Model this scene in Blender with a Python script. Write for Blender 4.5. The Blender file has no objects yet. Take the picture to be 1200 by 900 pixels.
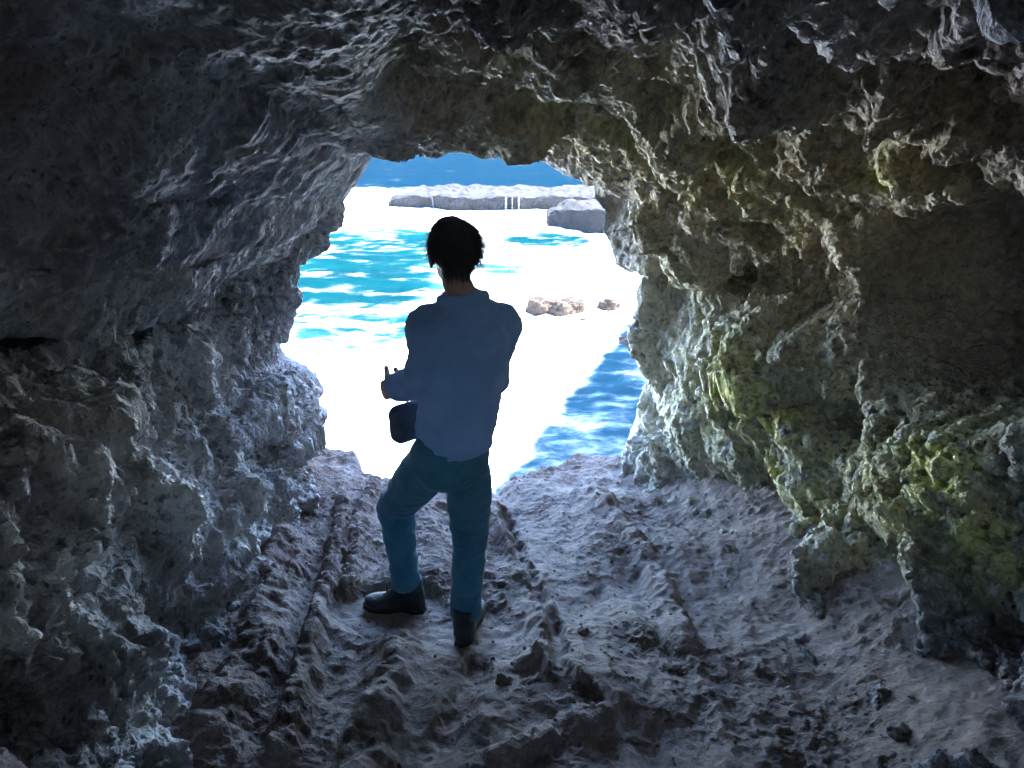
import bpy, bmesh, math, random
import numpy as np
from mathutils import Vector, Matrix

rng = np.random.default_rng(7)
random.seed(7)
SC = bpy.context.scene
COL = SC.collection
R = math.radians
f32 = np.float32

# ------------------------------------------------------------------ camera model
F = 860.0
PITCH = R(21.6)
CP, SP = math.cos(PITCH), math.sin(PITCH)
SEA = -12.0

def ray(px, py):
    dx = (px - 600.0) / F
    dy = (450.0 - py) / F
    return np.array([dx, CP + dy * SP, -SP + dy * CP])

def at(px, py, Y):
    d = ray(px, py)
    return d * (Y / d[1])

def at_sea(px, py):
    d = ray(px, py)
    return d * (SEA / d[2])

FZ0, FSL = -1.65, -0.184
def at_floor(px, py, up=0.0):
    d = ray(px, py)
    return d * ((FZ0 + up) / (d[2] - FSL * d[1]))

def proj(P):
    x, y, z = P[..., 0], P[..., 1], P[..., 2]
    dep = np.maximum(y * CP - z * SP, 0.05)
    return 600 + F * x / dep, 450 - F * (y * SP + z * CP) / dep

# ------------------------------------------------------------------ noise
def _hash(ix, iy, iz, seed):
    h = (ix.astype(np.uint32) * np.uint32(374761393) + iy.astype(np.uint32) * np.uint32(668265263)
         + iz.astype(np.uint32) * np.uint32(2147483647 - 5) + np.uint32(seed * 7919 + 13))
    h = (h ^ (h >> np.uint32(13))) * np.uint32(1274126177)
    h = (h ^ (h >> np.uint32(15))) * np.uint32(2246822519)
    return h ^ (h >> np.uint32(16))

def _chunk(fn, P, *a):
    sh = P.shape[:-1]
    Q = P.reshape(-1, 3).astype(f32)
    out = np.empty(len(Q), f32)
    n = 60000
    for i in range(0, len(Q), n):
        out[i:i + n] = fn(Q[i:i + n], *a)
    return out.reshape(sh)

def _vn(Q, seed):
    Fl = np.floor(Q)
    I = Fl.astype(np.int64)
    t = Q - Fl
    w = t * t * t * (t * (t * 6 - 15) + 10)
    r = np.zeros(len(Q), f32)
    for a in (0, 1):
        for b in (0, 1):
            for c in (0, 1):
                h = _hash(I[:, 0] + a, I[:, 1] + b, I[:, 2] + c, seed)
                gx = (h & np.uint32(1023)).astype(f32) / 511.5 - 1
                gy = ((h >> np.uint32(10)) & np.uint32(1023)).astype(f32) / 511.5 - 1
                gz = ((h >> np.uint32(20)) & np.uint32(1023)).astype(f32) / 511.5 - 1
                d = gx * (t[:, 0] - a) + gy * (t[:, 1] - b) + gz * (t[:, 2] - c)
                r += d * (w[:, 0] if a else 1 - w[:, 0]) * (w[:, 1] if b else 1 - w[:, 1]) * (w[:, 2] if c else 1 - w[:, 2])
    return r

def pn(P, scale, seed=0):
    return _chunk(_vn, P * scale, seed) * 1.3

def fbm(P, scale, octv=4, seed=0, gain=0.5):
    r = 0; a = 1.0
    for o in range(octv):
        r = r + a * pn(P, scale * 2.03 ** o, seed + o * 17)
        a *= gain
    return r

def ridged(P, scale, octv=3, seed=0, gain=0.5):
    r = 0; a = 1.0
    for o in range(octv):
        r = r + a * (1 - 2 * np.abs(pn(P, scale * 2.1 ** o, seed + o * 31)))
        a *= gain
    return r

def _wf(Q, seed):
    I = np.floor(Q).astype(np.int64)
    t = Q - I
    m = np.full(len(Q), 9.0, f32)
    for a in (-1, 0, 1):
        for b in (-1, 0, 1):
            for c in (-1, 0, 1):
                h = _hash(I[:, 0] + a, I[:, 1] + b, I[:, 2] + c, seed)
                ox = (h & np.uint32(1023)).astype(f32) / 1023 + a - t[:, 0]
                oy = ((h >> np.uint32(10)) & np.uint32(1023)).astype(f32) / 1023 + b - t[:, 1]
                oz = ((h >> np.uint32(20)) & np.uint32(1023)).astype(f32) / 1023 + c - t[:, 2]
                np.minimum(m, ox * ox + oy * oy + oz * oz, out=m)
    return m

def scallop(P, cell, seed=0):
    """F1 squared: concave bowls meeting in sharp crests; 0 in a bowl, ~1 on a crest."""
    return np.minimum(_chunk(_wf, P / cell, seed), 1.2)

def sstep(a, b, x):
    t = np.clip((x - a) / (b - a), 0, 1)
    return t * t * (3 - 2 * t)

# ------------------------------------------------------------------ object helpers
def put(o, parent=None):
    COL.objects.link(o)
    if parent is not None:
        o.parent = parent
    return o

def tag(o, label=None, cat=None, group=None, kind=None):
    if label: o['label'] = label
    if cat: o['category'] = cat
    if group: o['group'] = group
    if kind: o['kind'] = kind
    return o

def grid_mesh(name, P, mat, wrap=False, flip=False, attrs=None, parent=None, origin=None):
    n, m = P.shape[:2]
    idx = np.arange(n * m).reshape(n, m)
    a = idx[:-1]; b = idx[1:]
    if wrap:
        q = np.stack([a, np.roll(a, -1, 1), np.roll(b, -1, 1), b], -1)
    else:
        q = np.stack([a[:, :-1], a[:, 1:], b[:, 1:], b[:, :-1]], -1)
    q = q.reshape(-1, 4)
    if flip: q = q[:, ::-1]
    return raw_mesh(name, P.reshape(-1, 3), q, mat, attrs, parent, origin)

def raw_mesh(name, V, Fc, mat, attrs=None, parent=None, origin=None, smooth=True):
    V = np.asarray(V, np.float64)
    if origin is not None: V = V - np.asarray(origin)
    me = bpy.data.meshes.new(name)
    Fc = np.asarray(Fc, np.int32)
    k = Fc.shape[1]
    me.vertices.add(len(V)); me.vertices.foreach_set('co', V.astype(f32).ravel())
    me.loops.add(Fc.size); me.loops.foreach_set('vertex_index', Fc.ravel())
    me.polygons.add(len(Fc))
    me.polygons.foreach_set('loop_start', np.arange(0, Fc.size, k, dtype=np.int32))
    me.polygons.foreach_set('use_smooth', np.full(len(Fc), smooth))
    me.update(calc_edges=True); me.validate()
    for nm, arr in (attrs or {}).items():
        at_ = me.attributes.new(nm, 'FLOAT', 'POINT')
        at_.data.foreach_set('value', np.asarray(arr, f32).ravel())
    me.materials.append(mat)
    o = bpy.data.objects.new(name, me)
    if origin is not None: o.location = origin
    return put(o, parent)

def normals_of(P, wrap):
    if wrap:
        du = np.roll(P, -1, 1) - np.roll(P, 1, 1)
    else:
        du = np.gradient(P, axis=1)
    dv = np.gradient(P, axis=0)
    N = np.cross(du, dv)
    N /= np.linalg.norm(N, axis=-1, keepdims=True) + 1e-9
    return N

# ------------------------------------------------------------------ materials
class NB:
    def __init__(s, name):
        s.m = bpy.data.materials.new(name); s.m.use_nodes = True
        s.t = s.m.node_tree
        s.t.nodes.clear()
        s.out = s.n('ShaderNodeOutputMaterial')
    def n(s, typ, **kw):
        nd = s.t.nodes.new(typ)
        for k, v in kw.items():
            if k.startswith('i_'):
                nd.inputs[k[2:].replace('_', ' ')].default_value = v
            else:
                setattr(nd, k, v)
        return nd
    def l(s, a, b): s.t.links.new(a, b)
    def noise(s, vec, scale, detail=4, rough=.55, typ='FBM', dist=0.0):
        nd = s.n('ShaderNodeTexNoise'); nd.noise_type = typ
        nd.inputs['Scale'].default_value = scale; nd.inputs['Detail'].default_value = detail
        nd.inputs['Roughness'].default_value = rough; nd.inputs['Distortion'].default_value = dist
        s.l(vec, nd.inputs['Vector']); return nd.outputs[0]
    def vor(s, vec, scale, feat='F1'):
        nd = s.n('ShaderNodeTexVoronoi'); nd.feature = feat
        nd.inputs['Scale'].default_value = scale; s.l(vec, nd.inputs['Vector']); return nd.outputs['Distance']
    def math(s, op, a, b=None, c=None):
        nd = s.n('ShaderNodeMath'); nd.operation = op
        for i, v in enumerate((a, b, c)):
            if v is None: continue
            if isinstance(v, (int, float)): nd.inputs[i].default_value = v
            else: s.l(v, nd.inputs[i])
        return nd.outputs[0]
    def rng(s, x, a, b, c=0.0, d=1.0):
        nd = s.n('ShaderNodeMapRange'); nd.interpolation_type = 'SMOOTHSTEP'
        for i, v in enumerate((x, a, b, c, d)):
            if isinstance(v, (int, float)): nd.inputs[i].default_value = v
            else: s.l(v, nd.inputs[i])
        return nd.outputs[0]
    def mix(s, fac, a, b):
        nd = s.n('ShaderNodeMix'); nd.data_type = 'RGBA'
        if isinstance(fac, (int, float)): nd.inputs[0].default_value = fac
        else: s.l(fac, nd.inputs[0])
        for i, v in ((6, a), (7, b)):
            if isinstance(v, tuple): nd.inputs[i].default_value = (*v, 1)
            else: s.l(v, nd.inputs[i])
        return nd.outputs[2]
    def attr(s, name):
        nd = s.n('ShaderNodeAttribute'); nd.attribute_name = name; return nd.outputs['Fac']
    def coord(s, scale=(1, 1, 1), rot=(0, 0, 0), warp=0.0, wscale=3.0):
        tc = s.n('ShaderNodeTexCoord')
        mp = s.n('ShaderNodeMapping'); mp.vector_type = 'TEXTURE' if False else 'POINT'
        mp.inputs['Rotation'].default_value = rot
        mp.inputs['Scale'].default_value = scale
        s.l(tc.outputs['Object'], mp.inputs['Vector'])
        v = mp.outputs['Vector']
        if warp:
            nz = s.n('ShaderNodeTexNoise'); nz.inputs['Scale'].default_value = wscale; nz.inputs['Detail'].default_value = 3
            s.l(v, nz.inputs['Vector'])
            vm = s.n('ShaderNodeVectorMath'); vm.operation = 'MULTIPLY_ADD'
            s.l(nz.outputs['Color'], vm.inputs[0]); vm.inputs[1].default_value = (warp,) * 3
            s.l(v, vm.inputs[2]); v = vm.outputs[0]
        return v
    def principled(s, color, rough=.7, spec=.5, normal=None, **kw):
        p = s.n('ShaderNodeBsdfPrincipled')
        if isinstance(color, tuple): p.inputs['Base Color'].default_value = (*color, 1)
        else: s.l(color, p.inputs['Base Color'])
        if isinstance(rough, (int, float)): p.inputs['Roughness'].default_value = rough
        else: s.l(rough, p.inputs['Roughness'])
        p.inputs['Specular IOR Level'].default_value = spec
        if normal is not None: s.l(normal, p.inputs['Normal'])
        for k, v in kw.items(): p.inputs[k.replace('_', ' ')].default_value = v
        s.l(p.outputs[0], s.out.inputs['Surface'])
        return p
    def bump(s, h, strength=.5, dist=.01):
        b = s.n('ShaderNodeBump'); b.inputs['Strength'].default_value = strength
        b.inputs['Distance'].default_value = dist; s.l(h, b.inputs['Height']); return b.outputs[0]
    def displace(s, h, scale):
        d = s.n('ShaderNodeDisplacement'); d.inputs['Midlevel'].default_value = 0.0
        d.inputs['Scale'].default_value = scale; s.l(h, d.inputs['Height'])
        s.l(d.outputs[0], s.out.inputs['Displacement'])
        s.m.displacement_method = 'BOTH'

def rock_material():
    b = NB('cave_rock')
    v = b.coord(warp=.10, wscale=5)
    vs = b.coord(scale=(1.15, .75, .6), rot=(R(25), 0, R(15)), warp=.07, wscale=8)
    rough = b.attr('rough')
    # height: pitted bowls with crests, plus grain
    w1 = b.math('POWER', b.vor(vs, 17), 1.7)
    w2 = b.math('POWER', b.vor(vs, 44), 1.6)
    g1 = b.noise(v, 16, 8, .62, 'RIDGED_MULTIFRACTAL') if False else b.noise(v, 14, 8, .62)
    h = b.math('ADD', b.math('MULTIPLY', w1, .9), b.math('MULTIPLY', w2, .22))
    h = b.math('ADD', h, b.math('MULTIPLY', b.math('SUBTRACT', g1, .5), 1.1))
    g2 = b.noise(v, 75, 5, .6)
    h = b.math('ADD', h, b.math('MULTIPLY', b.math('SUBTRACT', g2, .5), .30))
    pit = b.math('ADD', b.math('MULTIPLY', b.rng(b.vor(v, 15), .34, .10), .75), b.math('MULTIPLY', b.rng(b.vor(v, 36), .36, .08), .45))
    pit = b.math('MULTIPLY', pit, b.rng(b.noise(v, 3.2, 3), .38, .60, .25, 1.0))
    h = b.math('SUBTRACT', b.math('MULTIPLY', h, .85), pit)
    h = b.math('MULTIPLY', b.math('SUBTRACT', h, .12), rough)
    b.displace(h, .040)
    big = b.noise(v, 1.6, 5, .6)
    fine = b.noise(v, 22, 6, .65)
    c = b.mix(b.rng(big, .35, .68), (.080, .088, .105), (.235, .24, .25))
    c = b.mix(b.rng(fine, .42, .72, 0, .75), c, (.40, .395, .39))
    c = b.mix(b.rng(b.noise(v, 4.2, 4, .6), .50, .70, 0, .5), c, (.17, .13, .105))
    spk = b.noise(v, 55, 5, .7)
    c = b.mix(b.rng(spk, .54, .70, 0, .5), c, (.08, .073, .07))
    lit_pale = b.attr('lit_pale')
    c = b.mix(b.math('MULTIPLY', lit_pale, b.rng(b.noise(v, 9, 5, .65), .30, .58, .55, 1.0)), c, (.60, .59, .585))  # walls that catch the light painted paler
    tan = b.attr('tan')
    c = b.mix(b.math('MULTIPLY', tan, b.rng(fine, .35, .6, .45, .95)), c, (.48, .36, .16))
    red = b.attr('red')
    c = b.mix(b.math('MULTIPLY', red, .8), c, (.11, .035, .028))
    lich = b.attr('lichen')
    ln = b.math('MULTIPLY', lich, b.rng(b.noise(v, 12, 7, .70), .34, .52))
    lc = b.mix(b.rng(b.noise(v, 30, 3), .35, .65), (.36, .36, .11), (.68, .65, .25))
    c = b.mix(ln, c, lc)
    ro = b.rng(b.noise(v, 6, 4, .6), .35, .7, .70, .95)
    b.principled(c, ro, .2)
    return b.m

def floor_material():
    b = NB('cave_soil')
    v = b.coord(warp=.06, wscale=6)
    rough = b.attr('rough')
    w1 = b.math('POWER', b.vor(v, 26), 1.5)
    g1 = b.noise(v, 11, 9, .64)
    g2 = b.noise(v, 60, 6, .65)
    h = b.math('ADD', b.math('MULTIPLY', w1, .6), b.math('MULTIPLY', b.math('SUBTRACT', g1, .5), 1.9))
    h = b.math('ADD', h, b.math('MULTIPLY', b.math('SUBTRACT', g2, .5), .55))
    h = b.math('MULTIPLY', b.math('SUBTRACT', h, .1), rough)
    b.displace(h, .022)
    c = b.mix(b.rng(b.noise(v, 2.0, 5, .6), .35, .65), (.145, .110, .095), (.225, .183, .162))
    c = b.mix(b.rng(b.noise(v, 24, 6, .68), .45, .7, 0, .7), c, (.31, .265, .24))
    c = b.mix(b.rng(b.noise(v, 7, 6, .7), .53, .70, 0, .6), c, (.095, .075, .07))
    c = b.mix(b.rng(b.noise(v, 70, 5, .7), .54, .68, 0, .45), c, (.07, .058, .055))
    b.principled(c, .86, .3)
    return b.m

def stone_material(name='stone', ca=(.12, .10, .09), cb=(.25, .22, .2), sc=8):
    b = NB(name)
    v = b.coord(warp=.05)
    c = b.mix(b.rng(b.noise(v, sc, 6, .65), .35, .65), ca, cb)
    h = b.noise(v, sc * 2.5, 8, .65)
    b.principled(c, .85, .3, b.bump(h, .7, .2 / sc))
    return b.m

def outer_rock_material(name, ca, cb, sc):
    b = NB(name)
    v = b.coord(warp=.6, wscale=sc)
    c = b.mix(b.rng(b.noise(v, sc, 8, .65), .35, .65), ca, cb)
    w = b.vor(v, sc * 3)
    h = b.math('ADD', b.noise(v, sc * 2.5, 8, .65), b.math('MULTIPLY', w, .4))
    b.principled(c, .9, .25, b.bump(h, .9, .5 / sc))
    return b.m

def sea_material():
    b = NB('sea_water')
    tc = b.n('ShaderNodeTexCoord')
    mp = b.n('ShaderNodeMapping'); mp.inputs['Scale'].default_value = (.5, 1.0, 1.0)
    b.l(tc.outputs['Object'], mp.inputs['Vector'])
    nz = b.n('ShaderNodeTexNoise'); nz.inputs['Scale'].default_value = .22; nz.inputs['Detail'].default_value = 4
    b.l(mp.outputs[0], nz.inputs['Vector'])
    vm = b.n('ShaderNodeVectorMath'); vm.operation = 'MULTIPLY_ADD'
    b.l(nz.outputs['Color'], vm.inputs[0]); vm.inputs[1].default_value = (2.2,) * 3
    b.l(mp.outputs[0], vm.inputs[2])
    v = vm.outputs[0]
    Fm = b.attr('foam_and_shade'); deep = b.attr('deep')
    n1 = b.noise(v, .42, 9, .68)
    w = b.vor(v, .9)
    nn = b.math('ADD', b.math('MULTIPLY', b.rng(n1, .22, .78), .72), b.math('MULTIPLY', b.math('SUBTRACT', .62, w), .38))
    foam_and_shade = b.math('POWER', b.rng(b.math('SUBTRACT', Fm, nn), -.25, .42), 2.8)
    patch = b.noise(v, .12, 4, .55)
    wc = b.mix(b.rng(patch, .35, .65), (.0012, .0125, .0158), (.002, .0225, .0235))
    wc = b.mix(b.attr('milky_shade'), wc, (.022, .058, .072))  # aerated water, plus the blue of shaded water painted in
    wc = b.mix(deep, wc, (.0007, .0064, .0125))
    c = b.mix(foam_and_shade, wc, (.86, .89, .90))
    ro = b.rng(foam_and_shade, 0, 1, .22, .9)
    wv = b.noise(mp.outputs[0], 1.3, 7, .6)
    wv2 = b.noise(mp.outputs[0], .35, 4, .55)
    h = b.math('ADD', b.math('MULTIPLY', wv, .35), b.math('ADD', wv2, b.math('MULTIPLY', foam_and_shade, .08)))
    b.principled(c, ro, 0.0, b.bump(h, .8, .5))
    return b.m

def cloth_material(name, ca, cb, sc=40, rough=.9, bs=.35):
    b = NB(name)
    v = b.coord()
    c = b.mix(b.rng(b.noise(v, sc * .2, 5, .6), .35, .65), ca, cb)
    h = b.math('ADD', b.noise(v, sc, 4, .6), b.math('MULTIPLY', b.noise(v, sc * 12, 2), .25))
    p = b.principled(c, rough, .2, b.bump(h, bs, .006))
    p.inputs['Sheen Weight'].default_value = .12
    return b.m

def plain_material(name, c, rough=.5, spec=.5, sss=0.0):
    b = NB(name)
    v = b.coord()
    n = b.noise(v, 60, 4)
    col = b.mix(b.rng(n, .35, .65), tuple(x * .85 for x in c), c)
    p = b.principled(col, rough, spec, b.bump(b.noise(v, 300, 3), .15, .002))
    if sss:
        p.inputs['Subsurface Weight'].default_value = sss
        p.inputs['Subsurface Radius'].default_value = (.012, .005, .003)
    return b.m

M_ROCK = rock_material()
M_SOIL = floor_material()
M_STONE = stone_material()
M_SEA = sea_material()
M_CLIFF = outer_rock_material('cliff_rock', (.06, .05, .042), (.15, .125, .105), .35)
M_REEF = outer_rock_material('reef_rock', (.020, .013, .008), (.055, .036, .022), .9)
M_LEDGE = outer_rock_material('ledge_rock', (.007, .0052, .0049), (.016, .012, .0108), .5)
M_FALL = plain_material('white_water', (.09, .10, .11), .8)

# ------------------------------------------------------------------ CAVE SHELL (walls, ceiling, cliff face)
RIM = [  # px, py, depth
 (423,156,4.60),(434,168,4.85),(448,166,4.95),(462,164,4.98),(478,170,4.98),(486,179,4.95),(506,181,4.95),(534,178,5.0),(550,179,5.0),
 (572,187,4.95),(590,180,5.0),(606,177,5.0),(626,185,5.0),(642,192,4.98),(662,204,4.95),(684,204,4.95),(694,216,4.92),(696,234,4.9),
 (708,250,4.9),(706,274,4.88),(716,290,4.85),(722,310,4.8),(738,320,4.8),(750,314,4.9),(762,318,5.0),(763,328,5.0),(748,354,4.95),
 (746,390,4.9),(748,414,4.9),(760,426,4.95),(762,446,4.95),(750,470,4.9),(742,498,4.85),(730,528,4.8),(722,560,4.8),(690,610,4.8),
 (640,640,4.8),(580,650,4.8),(520,650,4.8),(450,640,4.8),(400,610,4.85),(378,560,4.9),(372,520,4.9),(375,500,4.9),(384,482,4.9),
 (366,472,4.9),(376,458,4.92),(368,438,4.95),(358,430,4.95),(334,418,5.0),(326,394,5.0),(342,386,4.95),(348,362,4.9),(356,346,4.85),
 (348,334,4.8),(352,312,4.7),(382,290,4.6),(386,274,4.55),(400,266,4.5),(404,246,4.5),(402,236,4.5),(418,214,4.5),(434,186,4.52),(427,174,4.56)]
NU = 1500
rp = np.array(RIM + RIM[:1], float)
seg = np.hypot(np.diff(rp[:, 0]), np.diff(rp[:, 1]))
cum = np.r_[0, np.cumsum(seg)]
uu = np.linspace(0, cum[-1], NU, endpoint=False)
rpx, rpy, rY = (np.interp(uu, cum, rp[:, k]) for k in range(3))
CX0, CY0 = 548.0, 385.0
ang = np.unwrap(np.arctan2(-(rpy - CY0), rpx - CX0))
# smooth, monotone angle around the ring for the inner profile
k = 41
ker = np.hanning(k); ker /= ker.sum()
lin = np.linspace(ang[0], ang[0] - 2 * np.pi, NU, endpoint=False)
dev = ang - lin
dev = np.convolve(np.r_[dev[-k:], dev, dev[:k]], ker, 'same')[k:-k]
ang = lin + dev
RIM3 = np.stack([at(a, b_, c) for a, b_, c in zip(rpx, rpy, rY)])
ca, sa = np.cos(ang), np.sin(ang)
def ring_profile(yv):
    ex = 2.3
    den = (np.abs(ca) ** ex + np.abs(sa) ** ex) ** (-1 / ex)
    lowl = np.clip(1.24 + .20 * (yv - 1.8), 1.15, 1.80)
    axl = lowl + (2.15 - lowl) * sstep(-.05, .35, sa)
    ax = axl + (2.02 - axl) * sstep(-.2, .2, ca)
    az = np.where(sa > 0, 1.28, 1.65)
    rx_, rz_ = ca * den * ax, sa * den * az
    rr = np.hypot(rx_, rz_) + 1e-6
    slope = -(sa + .80 * ca)
    rl = np.where((ca < -.05) & (slope > .05), 2.10 / np.maximum(slope, .05), 99.)
    kk = np.minimum(1, rl / np.hypot(ca * rr, sa * rr) * rr / rr)
    kk = -np.log(np.exp(-14 * np.minimum(kk, 3)) + np.exp(-14 * 1.0)) / 14 + .0
    rx_, rz_ = rx_ * kk, rz_ * kk
    x = .04 + rx_
    z = -.88 + rz_ - .02 * (yv - 2.5)
    return x, z
NS = 760
S = np.linspace(0, 1, NS)
up = sstep(.1, .8, sa)                       # 1 on the ceiling
side = 1 - up
ovw = sstep(-.05, .3, sa) * sstep(.90, -.75, ca)
llw = sstep(.15, -.10, sa) * sstep(.2, -.2, ca)
P = np.zeros((NS, NU, 3))
for i, s in enumerate(S):
    yv = rY * (1 - s) ** 1.0 + 0.25 * s - .30 * np.sin(np.pi * s) * 0
    q = min(1.0, s / .60)
    f = side * (1 - (1 - q) ** 1.45) + up * (1 - (1 - q) ** 1.5)
    f = f * (1 - llw) + llw * min(1.0, s / .80)
    f = f * (1 - ovw) + ovw * min(1.0, s / .72) ** 1.05
    x, z = ring_profile(yv)
    P[i, :, 0] = RIM3[:, 0] * (1 - f) + x * f
    P[i, :, 2] = RIM3[:, 2] * (1 - f) + z * f
    P[i, :, 1] = yv
# outward rings: rock thickness at the mouth, then the cliff face, then the plateau top
OUT = []
cen = np.array([-.15, 5.0, -1.35])
for rho in np.r_[.015, .04, .08, .14, .22, .33, .5, .75, 1.1, 1.6, 2.3, 3.2, 4.5, 6, 8, 10.5, 13.5, 17]:
    d = RIM3 - cen; d[:, 1] = 0
    d /= np.linalg.norm(d, axis=1, keepdims=True)
    Q = RIM3 + d * rho
    Q[:, 1] = rY + .55 * (1 - math.exp(-rho / .35)) + rho * .05
    OUT.append(Q)
for j, (bk, upz) in enumerate(((2, 1.5), (5, 2.5), (7.5, 2.5), (9.3, 1))):
    Q = OUT[17].copy() + d * upz
    Q[:, 1] = 5 - bk
    OUT.append(Q)
OUT = np.array(OUT[::-1])
n_out = len(OUT)
# rings behind the camera; rear opening added to let in sky as fill light
BACK = []
x0, z0 = ring_profile(np.full(NU, .25))
for j, (yb, sc_) in enumerate(((-.2, 1.0), (-.8, 1.02), (-1.5, 1.0), (-2.3, .92), (-3.1, .60), (-3.8, .31), (-4.2, .33), (-4.45, 1.0), (-4.6, 1.8), (-4.7, 4), (-4.7, 12))):
    Q = np.stack([x0 * sc_ + .05 * yb, np.full(NU, yb), (z0 + .9) * sc_ - .9 - yb * .06], -1)
    BACK.append(Q)
BACK = np.array(BACK)

px, py = proj(P)
N = normals_of(P, True)
# make N point into the cave
axis = np.stack([np.zeros(NS), P[:, 0, 1], np.full(NS, -1.0)], -1)[:, None, :]
if ((axis - P) * N).sum() < 0: N = -N

# --- local character of the rock
line_y = np.interp(px, [-300, 0, 100, 200, 300, 352, 400], [440, 392, 374, 352, 334, 316, 268])
hang = (line_y - py)                                           # >0 above the ledge line of the left overhang
left_over = sstep(-6, 16, hang) * sstep(600, 320, px)
over_smooth = sstep(0, 60, hang) * sstep(500, 430, px)
rightw = sstep(640, 800, px)

D = np.zeros((NS, NU))
D += .22 * left_over * sstep(460, 60, hang) * sstep(.02, .45, S)[:, None]
def blob(cx, cy, rx, ry, rot, amp, power=2.0):
    global D
    c, s_ = math.cos(R(rot)), math.sin(R(rot))
    dx, dy = px - cx, py - cy
    a = (dx * c + dy * s_) / rx; b_ = (-dx * s_ + dy * c) / ry
    D += amp * np.exp(-(a * a + b_ * b_) ** (power / 2))
# right wall: deep hollows between crests
for a in ((1190,355,145,125,-8,-.80,6),(985,335,52,62,-15,-.20,3),(880,300,42,45,20,-.14,3),(925,350,32,45,-10,-.13,3),(790,85,52,42,20,-.16,3),
          (870,170,40,35,0,-.10,2),(850,575,60,26,10,-.20,3),(1000,600,55,42,-5,-.12,3),(1060,720,52,70,-10,-.22,3),(905,620,30,36,0,-.10,2),
          (960,240,45,40,30,-.12,3),(1060,250,45,60,-20,-.12,3),(735,240,40,40,30,-.12,3),(1010,480,45,40,0,-.14,3),(1110,700,40,60,0,.12,2),
          # crests and ledges on the right wall
          (930,440,40,110,-20,.12,2),(1150,560,55,90,-15,.16,2),(830,430,50,120,0,.08,2),(760,650,30,30,0,.0,2),(960,665,55,45,0,.02,2),
          # ceiling lip bands
          (560,135,150,22,4,.10,2),(620,60,190,26,8,.10,2),(480,60,60,40,0,-.12,2),(560,100,120,14,5,-.10,2),
          # left wall
          (210,725,50,50,0,-.16,3),(250,590,75,60,30,.04,2),(110,790,60,60,0,.06,2),(40,830,70,60,0,-.25,2),
          (325,480,42,45,0,.10,2),(250,470,50,70,0,-.10,2),(320,540,36,22,0,-.12,3),(150,480,70,60,0,.07,2),(20,700,40,60,0,-.12,2),
          (235,560,20,20,0,-.05,2),(110,520,60,22,30,-.06,2)):
    blob(*a)
near = np.ones_like(px)
edge = sstep(0, .05, S)[:, None]             # keep the traced mouth outline
rough = np.clip(1.0 - .78 * over_smooth, .2, 1)
# rock fabric direction differs from wall to wall
def stretch(Pq, d, kk):
    d = np.asarray(d, float); d /= np.linalg.norm(d)
    return Pq - (Pq @ d)[..., None] * d * (1 - kk)
wob = np.stack([pn(P, 2.2, 91), pn(P, 2.2, 92), pn(P, 2.2, 93)], -1)
Pw = P + .16 * wob
lowleft = sstep(560, 420, px) * (1 - over_smooth)
wtR = rightw[..., None]; wtL = lowleft[..., None]
Pc = stretch(Pw, (.15, -.55, -.55), .55) * wtR + stretch(Pw, (.1, -.1, -1), .6) * wtL * (1 - wtR) + Pw * (1 - wtR) * (1 - wtL)
PR = stretch(Pw, (.15, -.55, -.6), .62)
PL = stretch(Pw, (.15, -.25, -1), .78)
def mixsc(cell, seed):
    a = scallop(PR, cell, seed); b_ = scallop(PL, cell, seed + 5)
    return a * rightw + b_ * (1 - rightw)
s1 = mixsc(.40, 3)
s2 = mixsc(.17, 11)
s3 = mixsc(.075, 23)
s4 = scallop(Pw + .02 * wob, .036, 29)
big = fbm(P, .9, 3, 41)
mid = fbm(Pw, 3.0, 4, 51, .55)
D += edge * (.10 * big * (1 - .3 * over_smooth))
D += edge * rough * ((.20 + .05 * rightw) * (s1 - .30) + (.10 + .03 * rightw) * (s2 - .3)) + (.4 + .6 * edge) * rough * (.045 * (s3 - .3) + .024 * (s4 - .3))
D += (.25 + .75 * edge) * (.055 * rough + .018) * mid
# long faint diagonal ribs on the smooth overhang
rib = ridged(stretch(Pw, (-.5, -.6, -.5), .22), 2.6, 3, 77)
D += edge * over_smooth * .014 * rib
D += edge * rightw * .085 * ridged(stretch(P + .25 * wob, (.35, -.6, -.6), .20), 1.7, 3, 85)
D += edge * rightw * (1 - rightw * .3) * .03 * ridged(stretch(P + .1 * wob, (.35, -.6, -.6), .25), 6.0, 2, 87)
P2 = P + N * D[..., None]

# outside rings roughened too
ON = OUT + .0
wo = np.stack([fbm(OUT, .5, 4, 201), fbm(OUT, .5, 4, 202), fbm(OUT, .5, 4, 203)], -1)
amp = np.array([min(1.2, .18 * max(0, r_)) for r_ in np.r_[17, 17, 17, 17, np.r_[17, 13.5, 10.5, 8, 6, 4.5, 3.2, 2.3, 1.6, 1.1, .75, .5, .33, .22, .14, .08, .04, .015]]])
OUT = OUT + wo * amp[:, None, None]
wb = np.stack([fbm(BACK, 1.2, 3, 301), fbm(BACK, 1.2, 3, 302), fbm(BACK, 1.2, 3, 303)], -1)
BACK = BACK + wb * .16
BACK[0] = BACK[0] * .5 + .5 * (P2[-1] + [0, -.45, 0])
ALL = np.concatenate([OUT, P2, BACK], 0)

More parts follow.
